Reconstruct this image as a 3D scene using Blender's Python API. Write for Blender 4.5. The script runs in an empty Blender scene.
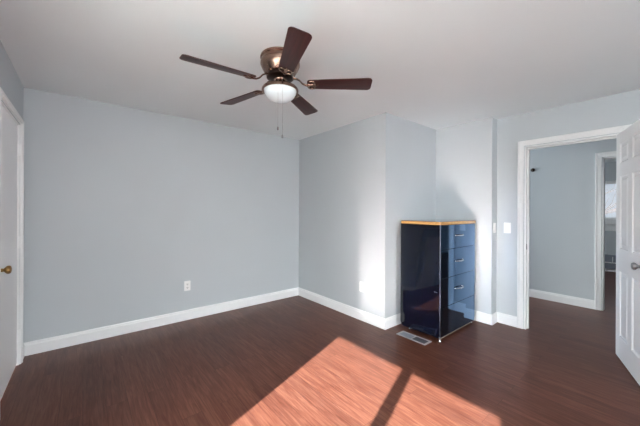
import bpy, bmesh, math, random
from mathutils import Vector, Matrix

random.seed(7)
S = bpy.context.scene
COL = S.collection
PI = math.pi

# ------------------------------------------------------------------ camera
F_PX, YAW, CY, CAM_H, ROLL = 288.83, 0.6857, 210.16, 1.3364, 0.0044
cam_d = bpy.data.cameras.new('camera')
cam = bpy.data.objects.new('camera', cam_d)
COL.objects.link(cam)
fw = Vector((math.sin(YAW), math.cos(YAW), 0))
rt = Vector((math.cos(YAW), -math.sin(YAW), 0))
up = Vector((0, 0, 1))
xc = math.cos(ROLL) * rt + math.sin(ROLL) * up
yc = -math.sin(ROLL) * rt + math.cos(ROLL) * up
zc = -fw
M = Matrix.Identity(4)
for i in range(3):
    M[i][0], M[i][1], M[i][2] = xc[i], yc[i], zc[i]
M[2][3] = CAM_H
cam.matrix_world = M
cam_d.sensor_width = 36
cam_d.lens = F_PX / 640 * 36
cam_d.shift_y = -(213 - CY) / 640
cam_d.clip_start = 0.02
S.camera = cam

# ------------------------------------------------------------------ light and exposure
S.view_settings.view_transform = 'Standard'
S.view_settings.look = 'None'
S.view_settings.gamma = 1
S.view_settings.use_curve_mapping = False
S.view_settings.exposure = 0.0
S.cycles.sample_clamp_indirect = 0
S.cycles.blur_glossy = 0.0
S.cycles.caustics_reflective = True
S.cycles.max_bounces = 14
S.cycles.diffuse_bounces = 7
S.cycles.use_denoising = True

W = bpy.data.worlds.new('world')
S.world = W
W.use_nodes = True
W.node_tree.nodes['Background'].inputs[0].default_value = (0.72, 0.84, 1.0, 1)
W.node_tree.nodes['Background'].inputs[1].default_value = 1.1

SUN_AZ, SUN_TAN = math.atan(0.362), 0.42
sun_dir = Vector((math.cos(SUN_AZ), math.sin(SUN_AZ), -SUN_TAN)).normalized()
sd = bpy.data.lights.new('sun', 'SUN')
sd.energy = 60
sd.angle = math.radians(0.6)
sd.color = (1.0, 0.99, 0.97)
so = bpy.data.objects.new('sun', sd)
COL.objects.link(so)
so.location = (-8, -3, 6)
so.rotation_euler = sun_dir.to_track_quat('-Z', 'Y').to_euler()


def area(name, loc, direction, sx, sy, power, color=(0.945, 0.98, 1.0)):
    d = bpy.data.lights.new(name, 'AREA')
    d.shape = 'RECTANGLE'
    d.size, d.size_y = sx, sy
    d.energy = power
    d.color = color
    o = bpy.data.objects.new(name, d)
    COL.objects.link(o)
    o.location = loc
    o.rotation_euler = Vector(direction).to_track_quat('-Z', 'Y').to_euler()
    return o


# daylight lamps; the front, hall and far-room ones are added fill
area('daylight_left_window', (-1.15, 0.54, 1.55), (1, 0, -0.4), 2.2, 1.6, 335)
area('fill_front', (1.0, -3.1, 1.75), (0, 1, -0.35), 2.6, 1.4, 185)  # added fill through the unseen opening behind the camera
area('fill_hall', (4.7, 3.98, 1.5), (0, -1, 0), 1.0, 1.3, 54)  # added fill lamp for the hall, outside its unseen end
area('fill_far_room', (7.2, 3.18, 1.5), (0, -1, 0), 1.2, 1.2, 26)  # added fill lamp at the far room's side, away from window_3

# ------------------------------------------------------------------ plan of the rooms
H = 2.44
XA, YB, XB, YC, XD, YE, XF = -0.4257, 3.7328, 2.626, 2.0493, 3.711, 1.3481, 3.8652
YS = -2.4            # wall behind the camera
T = 0.12
XH = 5.41            # far side of the hall
XR = 9.1             # far wall of the room across the hall
DY0, DY1, DZ = 0.298, 1.066, 2.066   # doorway into the hall


# ------------------------------------------------------------------ materials
def mat(name, color, rough=0.5, metal=0.0, ior=1.5, coat=0.0, spec=None):
    m = bpy.data.materials.new(name)
    m.use_nodes = True
    b = m.node_tree.nodes['Principled BSDF']
    b.inputs['Base Color'].default_value = (*color, 1)
    b.inputs['Roughness'].default_value = rough
    b.inputs['Metallic'].default_value = metal
    b.inputs['IOR'].default_value = ior
    b.inputs['Coat Weight'].default_value = coat
    b.inputs['Coat Roughness'].default_value = 0.04
    if spec:
        b.inputs['Specular Tint'].default_value = (*spec, 1)
    return m


def nd(m, t, **kw):
    n = m.node_tree.nodes.new(t)
    for k, v in kw.items():
        setattr(n, k, v)
    return n


def lk(m, a, b):
    m.node_tree.links.new(a, b)


def paint(name, color, rough=0.6, bump=0.02, scale=180):
    m = mat(name, color, rough)
    b = m.node_tree.nodes['Principled BSDF']
    g = nd(m, 'ShaderNodeNewGeometry')
    n = nd(m, 'ShaderNodeTexNoise')
    n.inputs['Scale'].default_value = scale
    n.inputs['Detail'].default_value = 3
    lk(m, g.outputs['Position'], n.inputs['Vector'])
    n2 = nd(m, 'ShaderNodeTexNoise')
    n2.inputs['Scale'].default_value = 1.4
    lk(m, g.outputs['Position'], n2.inputs['Vector'])
    mx = nd(m, 'ShaderNodeMixRGB')
    mx.inputs['Color1'].default_value = (*[c * 0.975 for c in color], 1)
    mx.inputs['Color2'].default_value = (*[min(1, c * 1.025) for c in color], 1)
    lk(m, n2.outputs['Fac'], mx.inputs['Fac'])
    lk(m, mx.outputs['Color'], b.inputs['Base Color'])
    bp = nd(m, 'ShaderNodeBump')
    bp.inputs['Strength'].default_value = bump
    bp.inputs['Distance'].default_value = 0.01
    lk(m, n.outputs['Fac'], bp.inputs['Height'])
    lk(m, bp.outputs['Normal'], b.inputs['Normal'])
    return m


def floor_material():
    m = mat('cherry_laminate', (0.1, 0.03, 0.02), 0.2)
    b = m.node_tree.nodes['Principled BSDF']
    g = nd(m, 'ShaderNodeNewGeometry')
    sep = nd(m, 'ShaderNodeSeparateXYZ')
    lk(m, g.outputs['Position'], sep.inputs[0])
    cmb = nd(m, 'ShaderNodeCombineXYZ')
    lk(m, sep.outputs['Y'], cmb.inputs['X'])
    lk(m, sep.outputs['X'], cmb.inputs['Y'])
    br = nd(m, 'ShaderNodeTexBrick')
    br.offset, br.offset_frequency, br.squash = 0.37, 2, 1
    br.inputs['Scale'].default_value = 1
    br.inputs['Brick Width'].default_value = 1.21
    br.inputs['Row Height'].default_value = 0.122
    br.inputs['Mortar Size'].default_value = 0.0009
    br.inputs['Mortar Smooth'].default_value = 0.2
    br.inputs['Color1'].default_value = (0.0, 0.0, 0.0, 1)
    br.inputs['Color2'].default_value = (1, 1, 1, 1)
    br.inputs['Mortar'].default_value = (0.3, 0.3, 0.3, 1)
    lk(m, cmb.outputs[0], br.inputs['Vector'])
    # every board gets its own stretch of grain
    off = nd(m, 'ShaderNodeVectorMath', operation='SCALE')
    lk(m, br.outputs['Color'], off.inputs[0])
    off.inputs['Scale'].default_value = 7.3
    add = nd(m, 'ShaderNodeVectorMath', operation='ADD')
    lk(m, g.outputs['Position'], add.inputs[0])
    lk(m, off.outputs[0], add.inputs[1])
    mp = nd(m, 'ShaderNodeMapping')
    mp.inputs['Scale'].default_value = (32, 2.6, 1)
    lk(m, add.outputs[0], mp.inputs['Vector'])
    n1 = nd(m, 'ShaderNodeTexNoise')
    n1.inputs['Scale'].default_value = 1.0
    n1.inputs['Detail'].default_value = 5
    n1.inputs['Roughness'].default_value = 0.6
    n1.inputs['Distortion'].default_value = 1.1
    lk(m, mp.outputs[0], n1.inputs['Vector'])
    mp2 = nd(m, 'ShaderNodeMapping')
    mp2.inputs['Scale'].default_value = (150, 7, 1)
    lk(m, add.outputs[0], mp2.inputs['Vector'])
    n2 = nd(m, 'ShaderNodeTexNoise')
    n2.inputs['Scale'].default_value = 1.0
    n2.inputs['Detail'].default_value = 3
    lk(m, mp2.outputs[0], n2.inputs['Vector'])
    mixf = nd(m, 'ShaderNodeMath', operation='MULTIPLY_ADD')
    lk(m, n2.outputs['Fac'], mixf.inputs[0])
    mixf.inputs[1].default_value = 0.6
    lk(m, n1.outputs['Fac'], mixf.inputs[2])
    rp = nd(m, 'ShaderNodeValToRGB')
    e = rp.color_ramp.elements
    e[0].position, e[0].color = 0.50, (0.056, 0.0172, 0.0112, 1)
    e[1].position, e[1].color = 1.06, (0.137, 0.059, 0.039, 1)
    x = rp.color_ramp.elements.new(0.79)
    x.color = (0.097, 0.0365, 0.0240, 1)
    lk(m, mixf.outputs[0], rp.inputs['Fac'])
    tint = nd(m, 'ShaderNodeValToRGB')
    tint.color_ramp.elements[0].color = (0.86, 0.84, 0.84, 1)
    tint.color_ramp.elements[1].color = (1.13, 1.12, 1.08, 1)
    lk(m, br.outputs['Color'], tint.inputs['Fac'])
    mul = nd(m, 'ShaderNodeMixRGB', blend_type='MULTIPLY')
    mul.inputs['Fac'].default_value = 1
    lk(m, rp.outputs['Color'], mul.inputs['Color1'])
    lk(m, tint.outputs['Color'], mul.inputs['Color2'])
    seam = nd(m, 'ShaderNodeMixRGB')
    lk(m, br.outputs['Fac'], seam.inputs['Fac'])
    lk(m, mul.outputs['Color'], seam.inputs['Color1'])
    seam.inputs['Color2'].default_value = (0.03, 0.01, 0.008, 1)
    lk(m, seam.outputs['Color'], b.inputs['Base Color'])
    b.inputs['Roughness'].default_value = 0.285
    b.inputs['Specular Tint'].default_value = (1.0, 0.42, 0.38, 1)
    b.inputs['Anisotropic'].default_value = 0.55
    tg = nd(m, 'ShaderNodeCombineXYZ')
    tg.inputs['X'].default_value = 1
    lk(m, tg.outputs[0], b.inputs['Tangent'])
    b.inputs['IOR'].default_value = 1.33
    return m


def wood(name, c0, c1, scale=(3, 40, 40), rough=0.35, coat=0.0):
    m = mat(name, c0, rough, coat=coat)
    b = m.node_tree.nodes['Principled BSDF']
    tc = nd(m, 'ShaderNodeTexCoord')
    mp = nd(m, 'ShaderNodeMapping')
    mp.inputs['Scale'].default_value = scale
    lk(m, tc.outputs['Object'], mp.inputs['Vector'])
    n = nd(m, 'ShaderNodeTexNoise')
    n.inputs['Scale'].default_value = 1
    n.inputs['Detail'].default_value = 4
    n.inputs['Distortion'].default_value = 0.6
    lk(m, mp.outputs[0], n.inputs['Vector'])
    rp = nd(m, 'ShaderNodeValToRGB')
    rp.color_ramp.elements[0].position = 0.3
    rp.color_ramp.elements[1].position = 0.7
    rp.color_ramp.elements[0].color = (*c0, 1)
    rp.color_ramp.elements[1].color = (*c1, 1)
    lk(m, n.outputs['Fac'], rp.inputs['Fac'])
    lk(m, rp.outputs['Color'], b.inputs['Base Color'])
    return m


def worn_metal(name, color, rough, var=0.03):
    m = mat(name, color, rough, 1.0)
    b = m.node_tree.nodes['Principled BSDF']
    tc = nd(m, 'ShaderNodeTexCoord')
    n = nd(m, 'ShaderNodeTexNoise')
    n.inputs['Scale'].default_value = 30
    lk(m, tc.outputs['Object'], n.inputs['Vector'])
    mr = nd(m, 'ShaderNodeMapRange')
    mr.inputs['To Min'].default_value = max(0.02, rough - var)
    mr.inputs['To Max'].default_value = rough + var
    lk(m, n.outputs['Fac'], mr.inputs['Value'])
    lk(m, mr.outputs[0], b.inputs['Roughness'])
    return m


M_WALL = paint('pale_blue_grey_paint', (0.515, 0.555, 0.578))
M_CEIL = paint('ceiling_paint', (0.805, 0.865, 0.88), 0.8)
M_TRIM = paint('white_trim_paint', (0.83, 0.84, 0.84), 0.3, 0.0)
M_DOOR = paint('white_door_paint', (0.87, 0.875, 0.875), 0.4, 0.0)
M_FLOOR = floor_material()
M_PLASTIC = mat('white_plastic', (0.85, 0.85, 0.84), 0.3)
M_SLOT = mat('dark_slot', (0.04, 0.04, 0.04), 0.6)
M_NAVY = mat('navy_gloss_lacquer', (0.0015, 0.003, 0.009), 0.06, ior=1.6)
M_POST = worn_metal('dull_grey_metal', (0.10, 0.11, 0.14), 0.4)
M_STRIP = mat('pale_strip', (0.30, 0.25, 0.20), 0.5)
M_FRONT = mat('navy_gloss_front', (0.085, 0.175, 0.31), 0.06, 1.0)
M_OAK = wood('oak_edge', (0.42, 0.22, 0.07), (0.58, 0.33, 0.12), (40, 40, 120))
M_CHROME = worn_metal('chrome', (0.62, 0.63, 0.66), 0.14, 0.05)
M_STEEL = worn_metal('satin_nickel', (0.33, 0.33, 0.34), 0.28)
M_BRASS = worn_metal('antique_brass', (0.36, 0.22, 0.08), 0.3)
M_BRONZE = worn_metal('antique_copper', (0.30, 0.195, 0.15), 0.27, 0.01)
M_DKBRONZE = worn_metal('dark_bronze', (0.06, 0.042, 0.035), 0.35)
M_BLADE = wood('cherry_blade', (0.024, 0.0055, 0.0055), (0.062, 0.014, 0.012), (3, 45, 45), 0.45)
M_GLASSY = mat('frosted_bowl_glass', (0.74, 0.83, 0.86), 0.2)
_b = M_GLASSY.node_tree.nodes['Principled BSDF']
_b.inputs['Emission Color'].default_value = (0.86, 0.97, 1.0, 1)
_b.inputs['Emission Strength'].default_value = 0.0
M_GREYMETAL = mat('grey_register_enamel', (0.36, 0.36, 0.38), 0.4)
M_DKGREY = mat('dark_louvre_gap', (0.06, 0.065, 0.08), 0.5)
M_MIDGREY = mat('grey_louvre', (0.22, 0.24, 0.28), 0.45)
M_BARK = paint('bark', (0.11, 0.09, 0.09), 0.9, 0.2, 40)
M_SNOW = paint('winter_ground', (0.5, 0.5, 0.5), 0.9)
M_DARK = mat('black_rubber', (0.012, 0.012, 0.012), 0.6)
M_SHADE = bpy.data.materials.new('window_shade_cloth')
M_SHADE.use_nodes = True
_t = M_SHADE.node_tree
_t.nodes.clear()
_o = _t.nodes.new('ShaderNodeOutputMaterial')
_g = _t.nodes.new('ShaderNodeBsdfDiffuse')
_p = _t.nodes.new('ShaderNodeBsdfTranslucent')
_g.inputs[0].default_value = _p.inputs[0].default_value = (0.82, 0.82, 0.80, 1)
_x = _t.nodes.new('ShaderNodeMixShader')
_x.inputs[0].default_value = 0.6
_t.links.new(_g.outputs[0], _x.inputs[1])
_t.links.new(_p.outputs[0], _x.inputs[2])
_t.links.new(_x.outputs[0], _o.inputs[0])
M_GLASS = bpy.data.materials.new('window_glass')
M_GLASS.use_nodes = True
_t = M_GLASS.node_tree
_t.nodes.clear()
_o = _t.nodes.new('ShaderNodeOutputMaterial')
_g = _t.nodes.new('ShaderNodeBsdfGlossy')
_g.inputs['Roughness'].default_value = 0.02
_p = _t.nodes.new('ShaderNodeBsdfTransparent')
_x = _t.nodes.new('ShaderNodeMixShader')
_x.inputs[0].default_value = 0.06
_t.links.new(_p.outputs[0], _x.inputs[1])
_t.links.new(_g.outputs[0], _x.inputs[2])
_t.links.new(_x.outputs[0], _o.inputs[0])


# ------------------------------------------------------------------ helpers
def obj(name, bm, material, parent=None, smooth=False, loc=None):
    me = bpy.data.meshes.new(name)
    bmesh.ops.recalc_face_normals(bm, faces=bm.faces)
    bm.to_mesh(me)
    bm.free()
    me.materials.append(material)
    if smooth:
        for p in me.polygons:
            p.use_smooth = True
        try:
            me.set_sharp_from_angle(angle=math.radians(38))
        except Exception:
            pass
    o = bpy.data.objects.new(name, me)
    COL.objects.link(o)
    if parent:
        o.parent = parent
    if loc:
        o.location = loc
    return o


def struct(name, bm, m, parent=None, smooth=False):
    o = obj(name, bm, m, parent, smooth)
    if not parent:
        o['kind'] = 'structure'
    return o


def thing(name, label, cat, loc, rotz=0, group=None):
    o = bpy.data.objects.new(name, None)
    o.empty_display_size = 0.1
    COL.objects.link(o)
    o.location = loc
    o.rotation_euler = (0, 0, rotz)
    return tag(o, label, cat, group)


def tag(o, label, cat, group=None):
    o['label'] = label
    o['category'] = cat
    if group:
        o['group'] = group
    return o


def box(bm, x0, x1, y0, y1, z0, z1, bev=0.0, seg=2):
    vs = [bm.verts.new((x, y, z)) for z in (z0, z1) for y in (y0, y1) for x in (x0, x1)]
    f = [(0, 1, 3, 2), (4, 5, 7, 6), (0, 1, 5, 4), (2, 3, 7, 6), (0, 2, 6, 4), (1, 3, 7, 5)]
    fs = [bm.faces.new([vs[i] for i in q]) for q in f]
    if bev:
        es = list({e for q in fs for e in q.edges})
        bmesh.ops.bevel(bm, geom=es, offset=bev, segments=seg, affect='EDGES', profile=0.5)
    return bm


def B(*a, **k):
    return box(bmesh.new(), *a, **k)


def prism(bm, pts, axis, a, b, bev=0.0):
    """polygon pts extruded along axis ('x','y','z') from a to b"""
    def P(p, t):
        return {'x': (t, p[0], p[1]), 'y': (p[0], t, p[1]), 'z': (p[0], p[1], t)}[axis]
    v0 = [bm.verts.new(P(p, a)) for p in pts]
    v1 = [bm.verts.new(P(p, b)) for p in pts]
    n = len(pts)
    fs = [bm.faces.new(v0), bm.faces.new(v1)]
    for i in range(n):
        fs.append(bm.faces.new((v0[i], v0[(i + 1) % n], v1[(i + 1) % n], v1[i])))
    if bev:
        es = list(set(fs[0].edges) | set(fs[1].edges))
        bmesh.ops.bevel(bm, geom=es, offset=bev, segments=2, affect='EDGES', profile=0.5)
    return bm


def lathe(bm, prof, seg=40, mat4=None, cap=True):
    rings = []
    for r, z in prof:
        if r < 1e-6:
            rings.append([bm.verts.new((0, 0, z))])
        else:
            rings.append([bm.verts.new((r * math.cos(2 * PI * i / seg), r * math.sin(2 * PI * i / seg), z)) for i in range(seg)])
    for a, b in zip(rings, rings[1:]):
        for i in range(seg):
            j = (i + 1) % seg
            if len(a) == 1 and len(b) == 1:
                continue
            if len(a) == 1:
                bm.faces.new((a[0], b[i], b[j]))
            elif len(b) == 1:
                bm.faces.new((a[i], a[j], b[0]))
            else:
                bm.faces.new((a[i], a[j], b[j], b[i]))
    if cap:
        for r in (rings[0], rings[-1]):
            if len(r) > 1:
                bm.faces.new(r)
    if mat4:
        vs = [v for r in rings for v in r]
        bmesh.ops.transform(bm, matrix=mat4, verts=vs)
    return bm


def tube(bm, pts, rad, seg=10, flat=1.0):
    pts = [Vector(p) for p in pts]
    rads = rad if isinstance(rad, (list, tuple)) else [rad] * len(pts)
    rings = []
    prev = None
    for i, p in enumerate(pts):
        d = (pts[min(i + 1, len(pts) - 1)] - pts[max(i - 1, 0)]).normalized()
        if prev is None:
            ref = Vector((0, 0, 1)) if abs(d.z) < 0.9 else Vector((1, 0, 0))
            u = d.cross(ref).normalized()
        else:
            u = (prev - d * prev.dot(d)).normalized()
        prev = u
        v = d.cross(u)
        rings.append([bm.verts.new(p + rads[i] * (math.cos(2 * PI * k / seg) * u + flat * math.sin(2 * PI * k / seg) * v)) for k in range(seg)])
    for a, b in zip(rings, rings[1:]):
        for k in range(seg):
            j = (k + 1) % seg
            bm.faces.new((a[k], a[j], b[j], b[k]))
    bm.faces.new(rings[0])
    bm.faces.new(rings[-1])
    return bm


def rounded_poly(pts, radii, n=6):
    out = []
    k = len(pts)
    for i in range(k):
        p = Vector(pts[i])
        r = radii[i]
        if r <= 0:
            out.append((p.x, p.y))
            continue
        a = (Vector(pts[i - 1]) - p).normalized()
        b = (Vector(pts[(i + 1) % k]) - p).normalized()
        ang = a.angle(b)
        t = r / math.tan(ang / 2)
        c = p + (a + b).normalized() * (r / math.sin(ang / 2))
        s, e = p + a * t - c, p + b * t - c
        a0 = math.atan2(s.y, s.x)
        da = math.atan2(e.y, e.x) - a0
        while da > PI:
            da -= 2 * PI
        while da < -PI:
            da += 2 * PI
        for q in range(n + 1):
            w = a0 + da * q / n
            out.append((c.x + r * math.cos(w), c.y + r * math.sin(w)))
    return out


# ------------------------------------------------------------------ room shell
bm = bmesh.new()
v = [bm.verts.new(p) for p in ((-0.9, -2.6, 0), (9.4, -2.6, 0), (9.4, 4.2, 0), (-0.9, 4.2, 0))]
r = bmesh.ops.extrude_face_region(bm, geom=[bm.faces.new(v)])
bmesh.ops.translate(bm, verts=[q for q in r['geom'] if isinstance(q, bmesh.types.BMVert)], vec=(0, 0, -0.1))
struct('floor', bm, M_FLOOR)
struct('ceiling', B(-0.9, 9.4, -2.6, 4.2, H, H + 0.1), M_CEIL)

struct('wall_back', B(XA - T, XB + T, YB, YB + T, 0, H), M_WALL)
struct('wall_right', B(XB, XB + T, YC, YB, 0, H), M_WALL)
struct('wall_alcove_back', B(XB + T, XF + T, YC, YC + T, 0, H), M_WALL)
struct('wall_alcove_right', B(XD, XF + T, YE, YC, 0, H), M_WALL)
# left wall: window opening beside the camera, and the closet door further on
WY0, WY1, WZ0, WZ1 = -0.248, 1.32, 0.06, 2.1
LD0, LD1, LDZ = 2.72, 3.545, 2.055
bm = bmesh.new()
box(bm, XA - T, XA, YS - T, WY0, 0, H)
box(bm, XA - T, XA, WY0, WY1, 0, WZ0)
box(bm, XA - T, XA, WY0, WY1, WZ1, H)
box(bm, XA - T, XA, WY1, LD0, 0, H)
box(bm, XA - T, XA, LD0, LD1, LDZ, H)
box(bm, XA - T, XA, LD1, YB, 0, H)
struct('wall_left', bm, M_WALL)
# wall behind the camera, its window opening added for fill light
bm = bmesh.new()
SX0, SX1, SZ0, SZ1 = -0.2, 2.2, 0.75, 2.15
box(bm, XA, SX0, YS - T, YS, 0, H)
box(bm, SX1, XF + T, YS - T, YS, 0, H)
box(bm, SX0, SX1, YS - T, YS, 0, SZ0)
box(bm, SX0, SX1, YS - T, YS, SZ1, H)
struct('wall_front', bm, M_WALL)
# wall with the doorway
bm = bmesh.new()
box(bm, XF, XF + T, YS, DY0, 0, H)
box(bm, XF, XF + T, DY0, DY1, DZ, H)
box(bm, XF, XF + T, DY1, YE, 0, H)
struct('wall_doorway', bm, M_WALL)
# hall and the room across it
HD0, HD1, HDZ = -0.17, 0.604, 2.06
bm = bmesh.new()
box(bm, XH, XH + T, HD1, 4.1, 0, H)
box(bm, XH, XH + T, HD0, HD1, HDZ, H)
box(bm, XH, XH + T, -1.8, HD0, 0, H)
struct('wall_hall', bm, M_WALL)
struct('wall_hall_near', B(XF, XF + T, YC + T, 4.1, 0, H), M_WALL)
struct('wall_hall_front', B(XF + T, XR, -1.8, -1.68, 0, H), M_WALL)
bm = bmesh.new()
box(bm, XF + T, 4.2, 3.8, 3.92, 0, H)
box(bm, 5.2, XH, 3.8, 3.92, 0, H)
box(bm, 4.2, 5.2, 3.8, 3.92, 0, 0.85)
box(bm, 4.2, 5.2, 3.8, 3.92, 2.15, H)
struct('wall_hall_back', bm, M_WALL)  # opening added to let the hall fill lamp in
bm = bmesh.new()
box(bm, XH + T, 6.6, 3.0, 3.12, 0, H)
box(bm, 7.8, XR, 3.0, 3.12, 0, H)
box(bm, 6.6, 7.8, 3.0, 3.12, 0, 0.9)
box(bm, 6.6, 7.8, 3.0, 3.12, 2.1, H)
struct('wall_far_back', bm, M_WALL)  # opening added for the far-room fill lamp
FW0, FW1, FZ0, FZ1 = 0.18, 1.13, 1.15, 2.0
bm = bmesh.new()
box(bm, XR, XR + T, -1.8, FW0, 0, H)
box(bm, XR, XR + T, FW1, 3.1, 0, H)
box(bm, XR, XR + T, FW0, FW1, 0, FZ0)
box(bm, XR, XR + T, FW0, FW1, FZ1, H)
struct('wall_far', bm, M_WALL)
# unseen wall added outside to keep the sun off the added window
struct('sun_blocker', B(-0.75, -0.55, -6.0, YS - T - 0.02, 0, 4.5), M_SNOW)

# baseboards, mitred at every corner
PROF = [(0, 0), (0.015, 0), (0.015, 0.092), (0.011, 0.100), (0.010, 0.112), (0.005, 0.120), (0, 0.120)]


def baseboards(path, names):
    n = len(path)
    dirs = [(Vector(path[i + 1]) - Vector(path[i])).normalized() for i in range(n - 1)]
    nrm = [Vector((d.y, -d.x)) for d in dirs]
    off = []
    for i in range(n):
        if i == 0:
            off.append(nrm[0])
        elif i == n - 1:
            off.append(nrm[-1])
        else:
            a, b = nrm[i - 1], nrm[i]
            off.append((a + b) / (1 + a.dot(b)))
    for i, nm in enumerate(names):
        if not nm:
            continue
        bm = bmesh.new()
        rings = []
        for k in (i, i + 1):
            p = Vector(path[k])
            rings.append([bm.verts.new((p.x + off[k].x * t, p.y + off[k].y * t, z)) for t, z in PROF])
        m = len(PROF)
        for j in range(m):
            bm.faces.new((rings[0][j], rings[0][(j + 1) % m], rings[1][(j + 1) % m], rings[1][j]))
        bm.faces.new(rings[0])
        bm.faces.new(rings[1])
        struct(nm, bm, M_TRIM)


baseboards([(XA, LD1 + 0.048), (XA, YB), (XB, YB), (XB, YC), (XD, YC), (XD, YE), (XF, YE), (XF, DY1 + 0.064)],
           ['baseboard_left', 'baseboard_back', 'baseboard_right', 'baseboard_alcove_back', 'baseboard_alcove_right',
            'baseboard_return', 'baseboard_doorway'])
baseboards([(XH, 3.8), (XH, HD1 + 0.07)], ['baseboard_hall'])
baseboards([(XR, 3.0), (XR, 1.6)], ['baseboard_far'])


# casings: flat board with a thicker back band, mitre-free butt joints
def casing(bm, plane_x, side, y0, y1, ztop, w, wall_t=T, jamb=True):
    """side -1: trim stands on the -X face of the wall at plane_x"""
    t1, t2 = 0.014, 0.021
    def xx(t):
        return (plane_x - t, plane_x) if side < 0 else (plane_x, plane_x + t)
    for a, b in ((y0 - w, y0 - 0.006), (y1 + 0.006, y1 + w)):
        box(bm, *xx(t1), a, b, 0, ztop + w, 0.002, 1)
    box(bm, *xx(t1), y0 - 0.006, y1 + 0.006, ztop + 0.006, ztop + w, 0.002, 1)
    box(bm, *xx(t2), y0 - w - 0.004, y0 - w + 0.016, 0, ztop + w + 0.004, 0.003, 1)
    box(bm, *xx(t2), y1 + w - 0.016, y1 + w + 0.004, 0, ztop + w + 0.004, 0.003, 1)
    box(bm, *xx(t2), y0 - w + 0.016, y1 + w - 0.016, ztop + w - 0.016, ztop + w + 0.004, 0.003, 1)


bm = bmesh.new()
casing(bm, XF, -1, DY0, DY1, DZ, 0.06)
casing(bm, XF + T, 1, DY0, DY1, DZ, 0.06)
box(bm, XF - 0.001, XF + T + 0.001, DY1 - 0.016, DY1 + 0.001, 0, DZ)           # jambs
box(bm, XF - 0.001, XF + T + 0.001, DY0 - 0.001, DY0 + 0.016, 0, DZ)
box(bm, XF - 0.001, XF + T + 0.001, DY0, DY1, DZ - 0.016, DZ + 0.001)
box(bm, XF + 0.045, XF + 0.08, DY1 - 0.028, DY1 - 0.016, 0, DZ - 0.016)        # door stop
box(bm, XF + 0.045, XF + 0.08, DY0 + 0.016, DY0 + 0.028, 0, DZ - 0.016)
box(bm, XF + 0.045, XF + 0.08, DY0 + 0.028, DY1 - 0.028, DZ - 0.028, DZ - 0.016)
tr1 = struct('trim_1', bm, M_TRIM)
obj('strike_plate', B(XF + 0.006, XF + 0.034, DY1 - 0.0185, DY1 - 0.0155, 0.90, 0.965), M_STEEL, tr1)

bm = bmesh.new()
casing(bm, XA, 1, LD0, LD1, LDZ, 0.042)
box(bm, XA - T, XA, LD1 - 0.004, LD1, 0, LDZ)
box(bm, XA - T, XA, LD0, LD0 + 0.004, 0, LDZ)
box(bm, XA - T, XA, LD0, LD1, LDZ - 0.004, LDZ)
struct('trim_2', bm, M_TRIM)

bm = bmesh.new()
casing(bm, XH, -1, HD0, HD1, HDZ, 0.066)
box(bm, XH - 0.001, XH + T + 0.001, HD1 - 0.014, HD1 + 0.001, 0, HDZ)
box(bm, XH - 0.001, XH + T + 0.001, HD0 - 0.001, HD0 + 0.014, 0, HDZ)
box(bm, XH - 0.001, XH + T + 0.001, HD0, HD1, HDZ - 0.014, HDZ + 0.001)
struct('trim_3', bm, M_TRIM)

# ---- window_1: twin window beside the camera that lets the sun in under its shades
bm = bmesh.new()
fx0, fx1 = XA - 0.105, XA - 0.035
MC = 0.462
box(bm, fx0, fx1, MC - 0.036, MC + 0.036, WZ0, WZ1)
box(bm, fx0, fx1, WY0, WY1, WZ0, WZ0 + 0.03)
box(bm, fx0, fx1, WY0, WY1, WZ1 - 0.04, WZ1)
w1 = struct('window_1', bm, M_TRIM)
bm = bmesh.new()
for a, b in ((WY0 + 0.002, MC - 0.037), (MC + 0.037, WY1 - 0.002)):
    box(bm, XA - 0.034, XA - 0.022, a, b, 1.135, WZ1 - 0.01)
obj('shade', bm, M_SHADE, w1)
obj('threshold', B(XA - T, XA + 0.02, WY0, WY1, WZ0 - 0.03, WZ0), M_TRIM, w1)
bm = bmesh.new()
for a, b in ((WY0 + 0.002, MC - 0.036), (MC + 0.036, WY1 - 0.002)):
    box(bm, XA - 0.072, XA - 0.068, a, b, WZ0 + 0.03, WZ1 - 0.04)
obj('glass_pane', bm, M_GLASS, w1)
# ---- fill_window: unseen window added behind the camera for fill light
bm = bmesh.new()
for x in (SX0, 0.6, 1.4, SX1 - 0.04):
    box(bm, x, x + 0.04, YS - 0.09, YS - 0.04, SZ0, SZ1)
box(bm, SX0, SX1, YS - 0.09, YS - 0.04, SZ0, SZ0 + 0.04)
box(bm, SX0, SX1, YS - 0.09, YS - 0.04, SZ1 - 0.04, SZ1)
w2 = struct('fill_window', bm, M_TRIM)
obj('glass_pane', B(SX0 + 0.04, SX1 - 0.04, YS - 0.066, YS - 0.062, SZ0 + 0.04, SZ1 - 0.04), M_GLASS, w2)
# ---- window_3: the window seen through both doorways
bm = bmesh.new()
fx0, fx1 = XR + 0.03, XR + 0.09
for y in (FW0, FW1 - 0.045):
    box(bm, fx0, fx1, y, y + 0.045, FZ0, FZ1)
for z in (FZ0, FZ1 - 0.045):
    box(bm, fx0, fx1, FW0, FW1, z, z + 0.045)
w3 = struct('window_3', bm, M_TRIM)
bm = bmesh.new()
box(bm, XR - 0.016, XR, FW0 - 0.07, FW0, FZ0 - 0.06, FZ1 + 0.0)
box(bm, XR - 0.016, XR, FW1, FW1 + 0.07, FZ0 - 0.06, FZ1 + 0.0)
box(bm, XR - 0.014, XR, FW0 - 0.07, FW1 + 0.07, FZ1, FZ1 + 0.02)
obj('window_casing', bm, M_TRIM, w3)
obj('sill', B(XR - 0.05, XR + 0.09, FW0 - 0.09, FW1 + 0.09, FZ0 - 0.10, FZ0, 0.006), M_TRIM, w3)
obj('apron', B(XR - 0.014, XR, FW0 - 0.07, FW1 + 0.07, FZ0 - 0.25, FZ0 - 0.10, 0.003), M_TRIM, w3)
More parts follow.
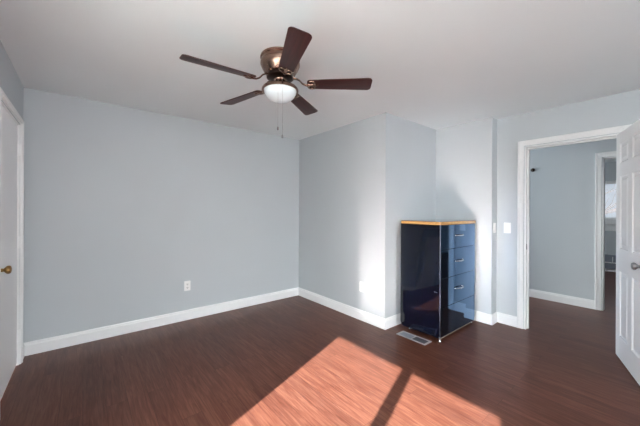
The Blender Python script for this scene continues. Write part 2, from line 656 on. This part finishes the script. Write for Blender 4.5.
obj('glass_pane', B(XR + 0.058, XR + 0.062, FW0 + 0.04, FW1 - 0.04, FZ0 + 0.04, FZ1 - 0.04), M_GLASS, w3)


# ------------------------------------------------------------------ doors
def six_panel_leaf(w, h, t):
    """leaf along +X from the hinge at x=0, thickness centred on y, z from 0"""
    bm = bmesh.new()
    core = t / 2 - 0.009
    box(bm, 0.004, w - 0.004, -core, core, 0.004, h - 0.004)
    st, mul = 0.105, 0.10
    pw = (w - 2 * st - mul) / 2
    cols = [(st, st + pw), (st + pw + mul, w - st)]
    rows = [(0.20, 0.79), (0.99, 1.64), (1.76, 1.935)]
    for s in (-1, 1):
        def slab(x0, x1, z0, z1):
            y0, y1 = sorted((s * core, s * t / 2))
            box(bm, x0, x1, y0, y1, z0, z1)
        slab(0, st, 0, h)
        slab(w - st, w, 0, h)
        slab(cols[0][1], cols[1][0], 0, h)
        zs = [0] + [z for r_ in rows for z in r_] + [h]
        for x0, x1 in cols:
            for k in range(0, len(zs), 2):
                slab(x0, x1, zs[k], zs[k + 1])
            for z0, z1 in rows:
                # sloping mould and raised field
                def ring(d, y):
                    return [bm.verts.new(p) for p in ((x0 + d, y, z0 + d), (x1 - d, y, z0 + d), (x1 - d, y, z1 - d), (x0 + d, y, z1 - d))]
                a = ring(0.0, s * (t / 2 - 0.0005))
                b = ring(0.010, s * (core + 0.001))
                c = ring(0.022, s * (core + 0.001))
                d = ring(0.042, s * (t / 2 - 0.002))
                for p, q in ((a, b), (b, c), (c, d)):
                    for i in range(4):
                        bm.faces.new((p[i], p[(i + 1) % 4], q[(i + 1) % 4], q[i]))
                bm.faces.new(d)
    return bm


def knob_bm(out=1):
    bm = bmesh.new()
    lathe(bm, [(0.0, 0), (0.032, 0.0), (0.032, 0.004), (0.024, 0.009), (0.012, 0.012), (0.0105, 0.03), (0.018, 0.036), (0.0265, 0.044),
               (0.028, 0.054), (0.024, 0.062), (0.012, 0.066), (0.0, 0.0665)], 28)
    return bm


def hinge_bm(h=0.09):
    bm = bmesh.new()
    lathe(bm, [(0, 0), (0.006, 0), (0.006, h), (0, h)], 12)
    box(bm, -0.002, 0.02, 0.003, 0.0055, 0.0, h)
    return bm


DW = 0.735
ang = math.atan2(-0.175, -0.557)
d1 = bpy.data.objects.new('door_1', None)
COL.objects.link(d1)
d1['kind'] = 'structure'
d1['label'] = 'white six-panel door standing open into the room'
d1.location = (XF - 0.010, DY0 + 0.004, 0.012)
d1.rotation_euler = (0, 0, ang)
leaf = obj('leaf', six_panel_leaf(DW, 2.035, 0.035), M_DOOR, d1, loc=(0, -0.0175, 0))
for s in (-1, 1):
    k = obj('knob', knob_bm(), M_STEEL, leaf, True, loc=(DW - 0.066, s * 0.0175, 0.915))
    k.rotation_euler = (-s * PI / 2, 0, 0)
for z in (0.2, 1.0, 1.78):
    obj('hinge', hinge_bm(), M_STEEL, d1, True, loc=(-0.006, -0.006, z))

d2 = struct('door_2', B(XA - 0.05, XA - 0.012, LD0 + 0.006, LD1 - 0.006, 0.014, LDZ - 0.007, 0.002, 1), M_DOOR)
d2['label'] = 'plain white closed door in the left wall'
k = obj('knob', knob_bm(), M_BRASS, d2, True, loc=(XA - 0.012, LD0 + 0.085, 0.93))
k.rotation_euler = (0, PI / 2, 0)
for z in (0.2, 1.0, 1.79):
    obj('hinge', hinge_bm(0.1), M_DOOR, d2, True, loc=(XA - 0.008, LD1 - 0.004, z))


# ------------------------------------------------------------------ dresser
DX0, DX1, DYf, DYb, DTZ = 2.800, 3.612, 1.495, 1.965, 1.190
dr = thing('dresser', 'tall glossy navy chest of drawers with oak-edged top in the alcove', 'dresser', (DX0, DYf, 0))
W_, D_ = DX1 - DX0, DYb - DYf
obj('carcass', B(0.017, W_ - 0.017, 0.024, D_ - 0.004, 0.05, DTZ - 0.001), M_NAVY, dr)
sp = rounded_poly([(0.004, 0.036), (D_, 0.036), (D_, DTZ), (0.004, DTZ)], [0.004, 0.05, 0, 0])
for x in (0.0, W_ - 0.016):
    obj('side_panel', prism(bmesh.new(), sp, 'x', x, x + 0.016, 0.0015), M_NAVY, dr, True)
zs = [0.036, 0.336, 0.633, 0.930, DTZ - 0.002]
fx0, fx1 = 0.018, W_ - 0.001
for i in range(4):
    z0, z1 = zs[i] + 0.002, zs[i + 1] - 0.002
    if i == 0:
        pg = rounded_poly([(fx0, z0), (fx1, z0), (fx1, z1), (fx0, z1)], [0.004, 0.05, 0, 0])
    else:
        pg = [(fx0, z0), (fx1, z0), (fx1, z1), (fx0, z1)]
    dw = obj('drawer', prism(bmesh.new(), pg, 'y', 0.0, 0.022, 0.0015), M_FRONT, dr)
    if i > 0:
        bm = bmesh.new()
        hc, hz = (fx0 + fx1) / 2, (z0 + z1) / 2 + 0.008
        pts = []
        for k in range(17):
            u = k / 16
            pts.append((hc - 0.085 + 0.17 * u, -0.004 - 0.024 * math.sin(PI * u) ** 0.6, hz))
        tube(bm, pts, [0.0055 + 0.004 * math.sin(PI * k / 16) for k in range(17)], 10, 0.9)
        for x in (hc - 0.085, hc + 0.085):
            lathe(bm, [(0, 0), (0.010, 0), (0.008, 0.006), (0, 0.006)], 14, Matrix.Translation((x, 0, hz)) @ Matrix.Rotation(PI / 2, 4, 'X'))
        obj('handle', bm, M_CHROME, dw, True)
obj('plinth_strip', B(0.016, W_ - 0.06, 0.002, 0.02, 0.028, 0.035), M_STRIP, dr)
# top: oak-edged board with a dark gloss surface let into it
pg = rounded_poly([(-0.012, -0.014), (W_ + 0.008, -0.014), (W_ + 0.008, D_ + 0.004), (-0.012, D_ + 0.004)], [0.03, 0.03, 0.012, 0.03])
tp = obj('top', prism(bmesh.new(), pg, 'z', DTZ, DTZ + 0.032, 0.005), M_OAK, dr, True)
pg = rounded_poly([(-0.006, -0.008), (W_ + 0.002, -0.008), (W_ + 0.002, D_ - 0.002), (-0.006, D_ - 0.002)], [0.027, 0.027, 0.01, 0.027])
obj('top_surface', prism(bmesh.new(), pg, 'z', DTZ + 0.031, DTZ + 0.0345, 0.001), M_FRONT, tp)
# chrome corner post and feet
bm = bmesh.new()
lathe(bm, [(0, 0.022), (0.0068, 0.022), (0.0068, DTZ), (0, DTZ)], 16, Matrix.Translation((0.008, 0.004, 0)))
obj('corner_post', bm, M_POST, dr, True)
for x, y in ((0.008, 0.004), (W_ - 0.03, 0.03), (0.06, D_ - 0.09), (W_ - 0.03, D_ - 0.04)):
    bm = bmesh.new()
    lathe(bm, [(0, 0), (0.015, 0), (0.016, 0.004), (0.009, 0.014), (0.0095, 0.052), (0, 0.052)], 18, Matrix.Translation((x, y, 0)))
    obj('foot', bm, M_CHROME, dr, True)
bm = bmesh.new()
tube(bm, [(0, 0.052, 0.505), (-0.012, 0.052, 0.505), (-0.016, 0.045, 0.505), (-0.016, 0.020, 0.503)], 0.005, 8)
obj('latch', bm, M_CHROME, dr, True)

# ------------------------------------------------------------------ floor register
fr = thing('floor_register', 'grey metal floor vent set in the floor beside the dresser', 'vent', (2.684, 1.722, 0))
L, Wd = 0.340, 0.128
bm = bmesh.new()
for a in ((-Wd / 2, -Wd / 2 + 0.018, -L / 2, L / 2), (Wd / 2 - 0.018, Wd / 2, -L / 2, L / 2),
          (-Wd / 2 + 0.018, Wd / 2 - 0.018, -L / 2, -L / 2 + 0.02), (-Wd / 2 + 0.018, Wd / 2 - 0.018, L / 2 - 0.02, L / 2),
          (-Wd / 2 + 0.018, Wd / 2 - 0.018, -0.006, 0.006)):
    box(bm, *a, 0, 0.006, 0.0012, 1)
obj('frame', bm, M_GREYMETAL, fr)
obj('damper', B(-Wd / 2 + 0.016, Wd / 2 - 0.016, -L / 2 + 0.018, 0.0, 0.0004, 0.0015), M_DKGREY, fr)
obj('damper', B(-Wd / 2 + 0.016, Wd / 2 - 0.016, 0.0, L / 2 - 0.018, 0.0004, 0.0015), M_MIDGREY, fr)
n = 24
for side, m_ in ((-1, M_DKGREY), (1, M_MIDGREY)):
    bm = bmesh.new()
    for i in range(n):
        y = -L / 2 + 0.022 + (L - 0.044) * (i + 0.5) / n
        if y * side > 0.010:
            box(bm, -Wd / 2 + 0.017, Wd / 2 - 0.017, y - 0.0022, y + 0.0022, 0.0015, 0.0048)
    obj('louvres', bm, m_, fr)


# ------------------------------------------------------------------ wall plates (built on the XZ plane facing -Y)
def outlet(label, loc, rotz):
    t = thing('wall_outlet', label, 'outlet', loc, rotz)
    obj('cover_plate', B(-0.036, 0.036, -0.006, 0, -0.059, 0.059, 0.003), M_PLASTIC, t)
    for z in (-0.021, 0.021):
        bm = bmesh.new()
        pg = rounded_poly([(-0.017, z - 0.015), (0.017, z - 0.015), (0.017, z + 0.015), (-0.017, z + 0.015)], [0.011] * 4)
        prism(bm, pg, 'y', -0.0085, -0.005)
        rc = obj('receptacle', bm, M_PLASTIC, t)
        bm = bmesh.new()
        for x in (-0.0065, 0.0065):
            box(bm, x - 0.002, x + 0.002, -0.0091, -0.008, z - 0.003, z + 0.008)
        lathe(bm, [(0, 0), (0.0035, 0), (0.0035, 0.001), (0, 0.001)], 10, Matrix.Translation((0, -0.008, z - 0.0085)) @ Matrix.Rotation(PI / 2, 4, 'X'))
        obj('slots', bm, M_SLOT, rc)
    return t


outlet('white duplex outlet on the long blue-grey wall left of the corner', (0.9765, YB, 0.411), 0)
outlet('white duplex outlet on the wall section right of the corner', (XB, 2.396, 0.405), -PI / 2)

sw = thing('light_switch', 'white rocker light switch on the wall beside the doorway trim', 'light switch', (XF, 1.235, 1.137), -PI / 2)
obj('cover_plate', B(-0.037, 0.037, -0.006, 0, -0.062, 0.062, 0.003), M_PLASTIC, sw)
bm = bmesh.new()
prism(bm, [(-0.005, -0.034), (-0.0075, -0.034), (-0.012, 0.034), (-0.005, 0.034)], 'x', -0.017, 0.017)
obj('rocker', bm, M_PLASTIC, sw)

sw = thing('switch_plate', 'narrow white plate with two stacked buttons on the short return wall', 'light switch', (3.789, YE, 1.135), 0)
obj('cover_plate', B(-0.036, 0.036, -0.006, 0, -0.059, 0.059, 0.003), M_PLASTIC, sw)
for z in (-0.022, 0.022):
    obj('button', B(-0.014, 0.014, -0.013, -0.005, z - 0.016, z + 0.016, 0.003), M_PLASTIC, sw)

# small dark hook on the hall wall
hk = thing('wall_hook', 'small dark round hook high on the hall wall', 'hook', (XH, 1.382, 1.975))
bm = bmesh.new()
R_ = Matrix.Rotation(-PI / 2, 4, 'Y')
lathe(bm, [(0, 0), (0.026, 0), (0.028, 0.008), (0.022, 0.014), (0, 0.014)], 18, R_)
obj('rosette', bm, M_DKBRONZE, hk, True)
bm = bmesh.new()
tube(bm, [(-0.008, 0, 0), (-0.03, 0, -0.012), (-0.045, 0, -0.01), (-0.052, 0, 0.008)], 0.006, 8)
obj('prong', bm, M_DKBRONZE, hk, True)

# ------------------------------------------------------------------ ceiling fan
FC = Vector((1.096, 1.800, H))
fan = thing('ceiling_fan', 'five-blade ceiling fan with dark cherry blades and frosted bowl light', 'ceiling fan', FC)
bm = bmesh.new()
lathe(bm, [(0, 0), (0.138, 0), (0.142, -0.006), (0.142, -0.016), (0.136, -0.022), (0.136, -0.040), (0.141, -0.046), (0.141, -0.060),
           (0.128, -0.090), (0.112, -0.118), (0.104, -0.128), (0.085, -0.134), (0, -0.134)], 56)
obj('motor_housing', bm, M_BRONZE, fan, True)
bm = bmesh.new()
lathe(bm, [(0, -0.133), (0.095, -0.133), (0.098, -0.140), (0.098, -0.152), (0.088, -0.160), (0.05, -0.164), (0, -0.164)], 48)
obj('flywheel', bm, M_DKBRONZE, fan, True)
bm = bmesh.new()
lathe(bm, [(0, -0.16), (0.048, -0.16), (0.046, -0.170), (0.040, -0.176), (0.043, -0.188), (0.052, -0.194), (0.060, -0.200),
           (0, -0.200)], 36)
obj('switch_housing', bm, M_BRONZE, fan, True)
bm = bmesh.new()
lathe(bm, [(0, -0.198), (0.058, -0.198), (0.095, -0.208), (0.122, -0.222), (0.131, -0.234), (0.132, -0.246), (0.127, -0.248),
           (0.118, -0.246), (0.118, -0.236), (0, -0.230)], 56)
obj('light_fitter', bm, M_BRONZE, fan, True)
bm = bmesh.new()
pr = [(0.117 * math.cos(a), -0.240 - 0.088 * math.sin(a)) for a in [i * PI / 2 / 14 for i in range(15)]]
pr[-1] = (0, pr[-1][1])
lathe(bm, pr, 56, cap=False)
obj('glass_bowl', bm, M_GLASSY, fan, True)
BZ = 2.243 - H
A0 = 1.18261 + PI
PITCH = math.radians(-12)
first = None
for i in range(5):
    a = A0 + i * 2 * PI / 5
    if first is None:
        pg = rounded_poly([(0.195, -0.047), (0.657, -0.066), (0.657, 0.066), (0.195, 0.047)], [0.02, 0.026, 0.026, 0.02])
        bl = obj('blade', prism(bmesh.new(), pg, 'z', -0.003, 0.003, 0.0012), M_BLADE, fan, True)
        bm = bmesh.new()
        # curved iron from the flywheel, then a scrolled plate under the blade
        tube(bm, [(0.088, 0, 0.048), (0.115, 0, 0.046), (0.140, 0, 0.030), (0.160, 0, 0.006), (0.185, 0, -0.007), (0.22, 0, -0.008)],
             [0.011, 0.010, 0.009, 0.009, 0.011, 0.010], 10, 0.6)
        for s in (-1, 1):
            pts = []
            for k in range(22):
                u = k / 21 * 1.55 * PI
                rr = 0.020
                pts.append((0.228 - rr * math.cos(u) * 1.1, s * (0.024 + rr * 0.9 * math.sin(u)), -0.007))
            tube(bm, pts, 0.0055, 8, 0.7)
            tube(bm, [(0.19, s * 0.004, -0.007), (0.205, s * 0.022, -0.007), (0.21, s * 0.034, -0.006)], 0.006, 8, 0.7)
        tube(bm, [(0.21, 0, -0.007), (0.25, 0, -0.007), (0.275, 0, -0.006)], [0.010, 0.007, 0.003], 8, 0.6)
        for x, y in ((0.215, 0.034), (0.215, -0.034), (0.262, 0)):
            lathe(bm, [(0, -0.011), (0.007, -0.010), (0.007, -0.002), (0, -0.002)], 12, Matrix.Translation((x, y, 0)))
        br = obj('blade_iron', bm, M_BRONZE, bl, True)
        first = (bl, br)
    else:
        bl = first[0].copy()
        COL.objects.link(bl)
        br = first[1].copy()
        COL.objects.link(br)
        br.parent = bl
    bl.parent = fan
    bl.location = (0, 0, BZ)
    bl.rotation_euler = (Matrix.Rotation(a, 4, 'Z') @ Matrix.Rotation(PITCH, 4, 'X')).to_euler()
# pull chains
for (dx, dy, z1) in ((-0.075, -0.095, -0.548), (-0.045, -0.105, -0.600)):
    bm = bmesh.new()
    tube(bm, [(dx * 0.45, dy * 0.45, -0.190), (dx * 0.9, dy * 0.9, -0.196), (dx, dy, -0.215), (dx, dy, z1 + 0.01)], 0.0008, 6)
    ch = obj('pull_chain', bm, M_STEEL, fan, True)
    bm = bmesh.new()
    lathe(bm, [(0, z1 + 0.014), (0.004, z1 + 0.010), (0.0065, z1), (0.006, z1 - 0.010), (0, z1 - 0.014)], 12, Matrix.Translation((dx, dy, 0)))
    obj('fob', bm, M_STEEL, ch, True)

# ------------------------------------------------------------------ things in the room across the hall
vb = thing('window_blind', 'white horizontal slat blind in the far window beyond both doorways', 'blind', (XR + 0.01, (FW0 + FW1) / 2, FZ0))
hw = (FW1 - FW0) / 2 - 0.006
obj('headrail', B(-0.012, 0.014, -hw, hw, FZ1 - FZ0 - 0.035, FZ1 - FZ0 - 0.002), M_PLASTIC, vb)
bm = bmesh.new()
nsl = 34
for i in range(nsl):
    z = 0.03 + (FZ1 - FZ0 - 0.08) * i / (nsl - 1)
    prism(bm, [(-0.010, z - 0.0075), (0.010, z + 0.0065), (0.010, z + 0.0075), (-0.010, z - 0.0065)], 'y', -hw, hw)
obj('slats', bm, M_PLASTIC, vb)
obj('bottom_rail', B(-0.011, 0.011, -hw, hw, 0.004, 0.018), M_PLASTIC, vb)

bh = thing('baseboard_heater', 'long low grey baseboard heater under the far window', 'heater', (XR, 0.5, 0))
bm = bmesh.new()
prism(bm, [(0, 0.0), (-0.012, 0.0), (-0.012, 0.05), (-0.06, 0.06), (-0.062, 0.20), (-0.055, 0.23), (-0.03, 0.365), (0, 0.37)], 'y', -1.6, 1.0)
obj('cover', bm, M_MIDGREY, bh)
obj('damper_flap', B(-0.066, -0.05, -1.58, 0.98, 0.19, 0.212), M_TRIM, bh)
obj('bottom_rail', B(-0.03, -0.001, -1.6, 1.0, 0.0, 0.12), M_TRIM, bh)
obj('seam', B(-0.068, -0.02, 0.335, 0.347, 0.205, 0.33), M_TRIM, bh)

# outside the far window
struct('ground_outside', B(9.4, 40, -20, 20, -0.6, -0.5), M_SNOW)


def tree(label, x, y, seed, h):
    rnd = random.Random(seed)
    t = thing('bare_tree', label, 'tree', (x, y, -0.5))
    bm = bmesh.new()
    pts = [(0, 0, -0.05)]
    for i in range(1, 9):
        pts.append((rnd.uniform(-.06, .06) * i * .5, rnd.uniform(-.06, .06) * i * .5, h * i / 8))
    tube(bm, pts, [0.09 * (1 - 0.1 * i) for i in range(9)], 8)
    obj('trunk', bm, M_BARK, t, True)
    bm = bmesh.new()
    for i in range(110):
        k = rnd.randint(2, 8)
        p = Vector(pts[k])
        a = rnd.uniform(0, 2 * PI)
        q = [p]
        d = Vector((math.cos(a), math.sin(a), rnd.uniform(0.1, 0.9)))
        for s in range(4):
            d = (d + Vector((rnd.uniform(-.4, .4), rnd.uniform(-.4, .4), rnd.uniform(-.1, .3)))).normalized()
            q.append(q[-1] + d * rnd.uniform(0.18, 0.34))
        r0 = rnd.uniform(0.012, 0.026)
        tube(bm, q, [r0, r0 * .8, r0 * .6, r0 * .4, r0 * .2], 6)
    obj('branches', bm, M_BARK, t, True)


tree('bare winter tree outside the far window', 14.0, 1.75, 3, 4.6)
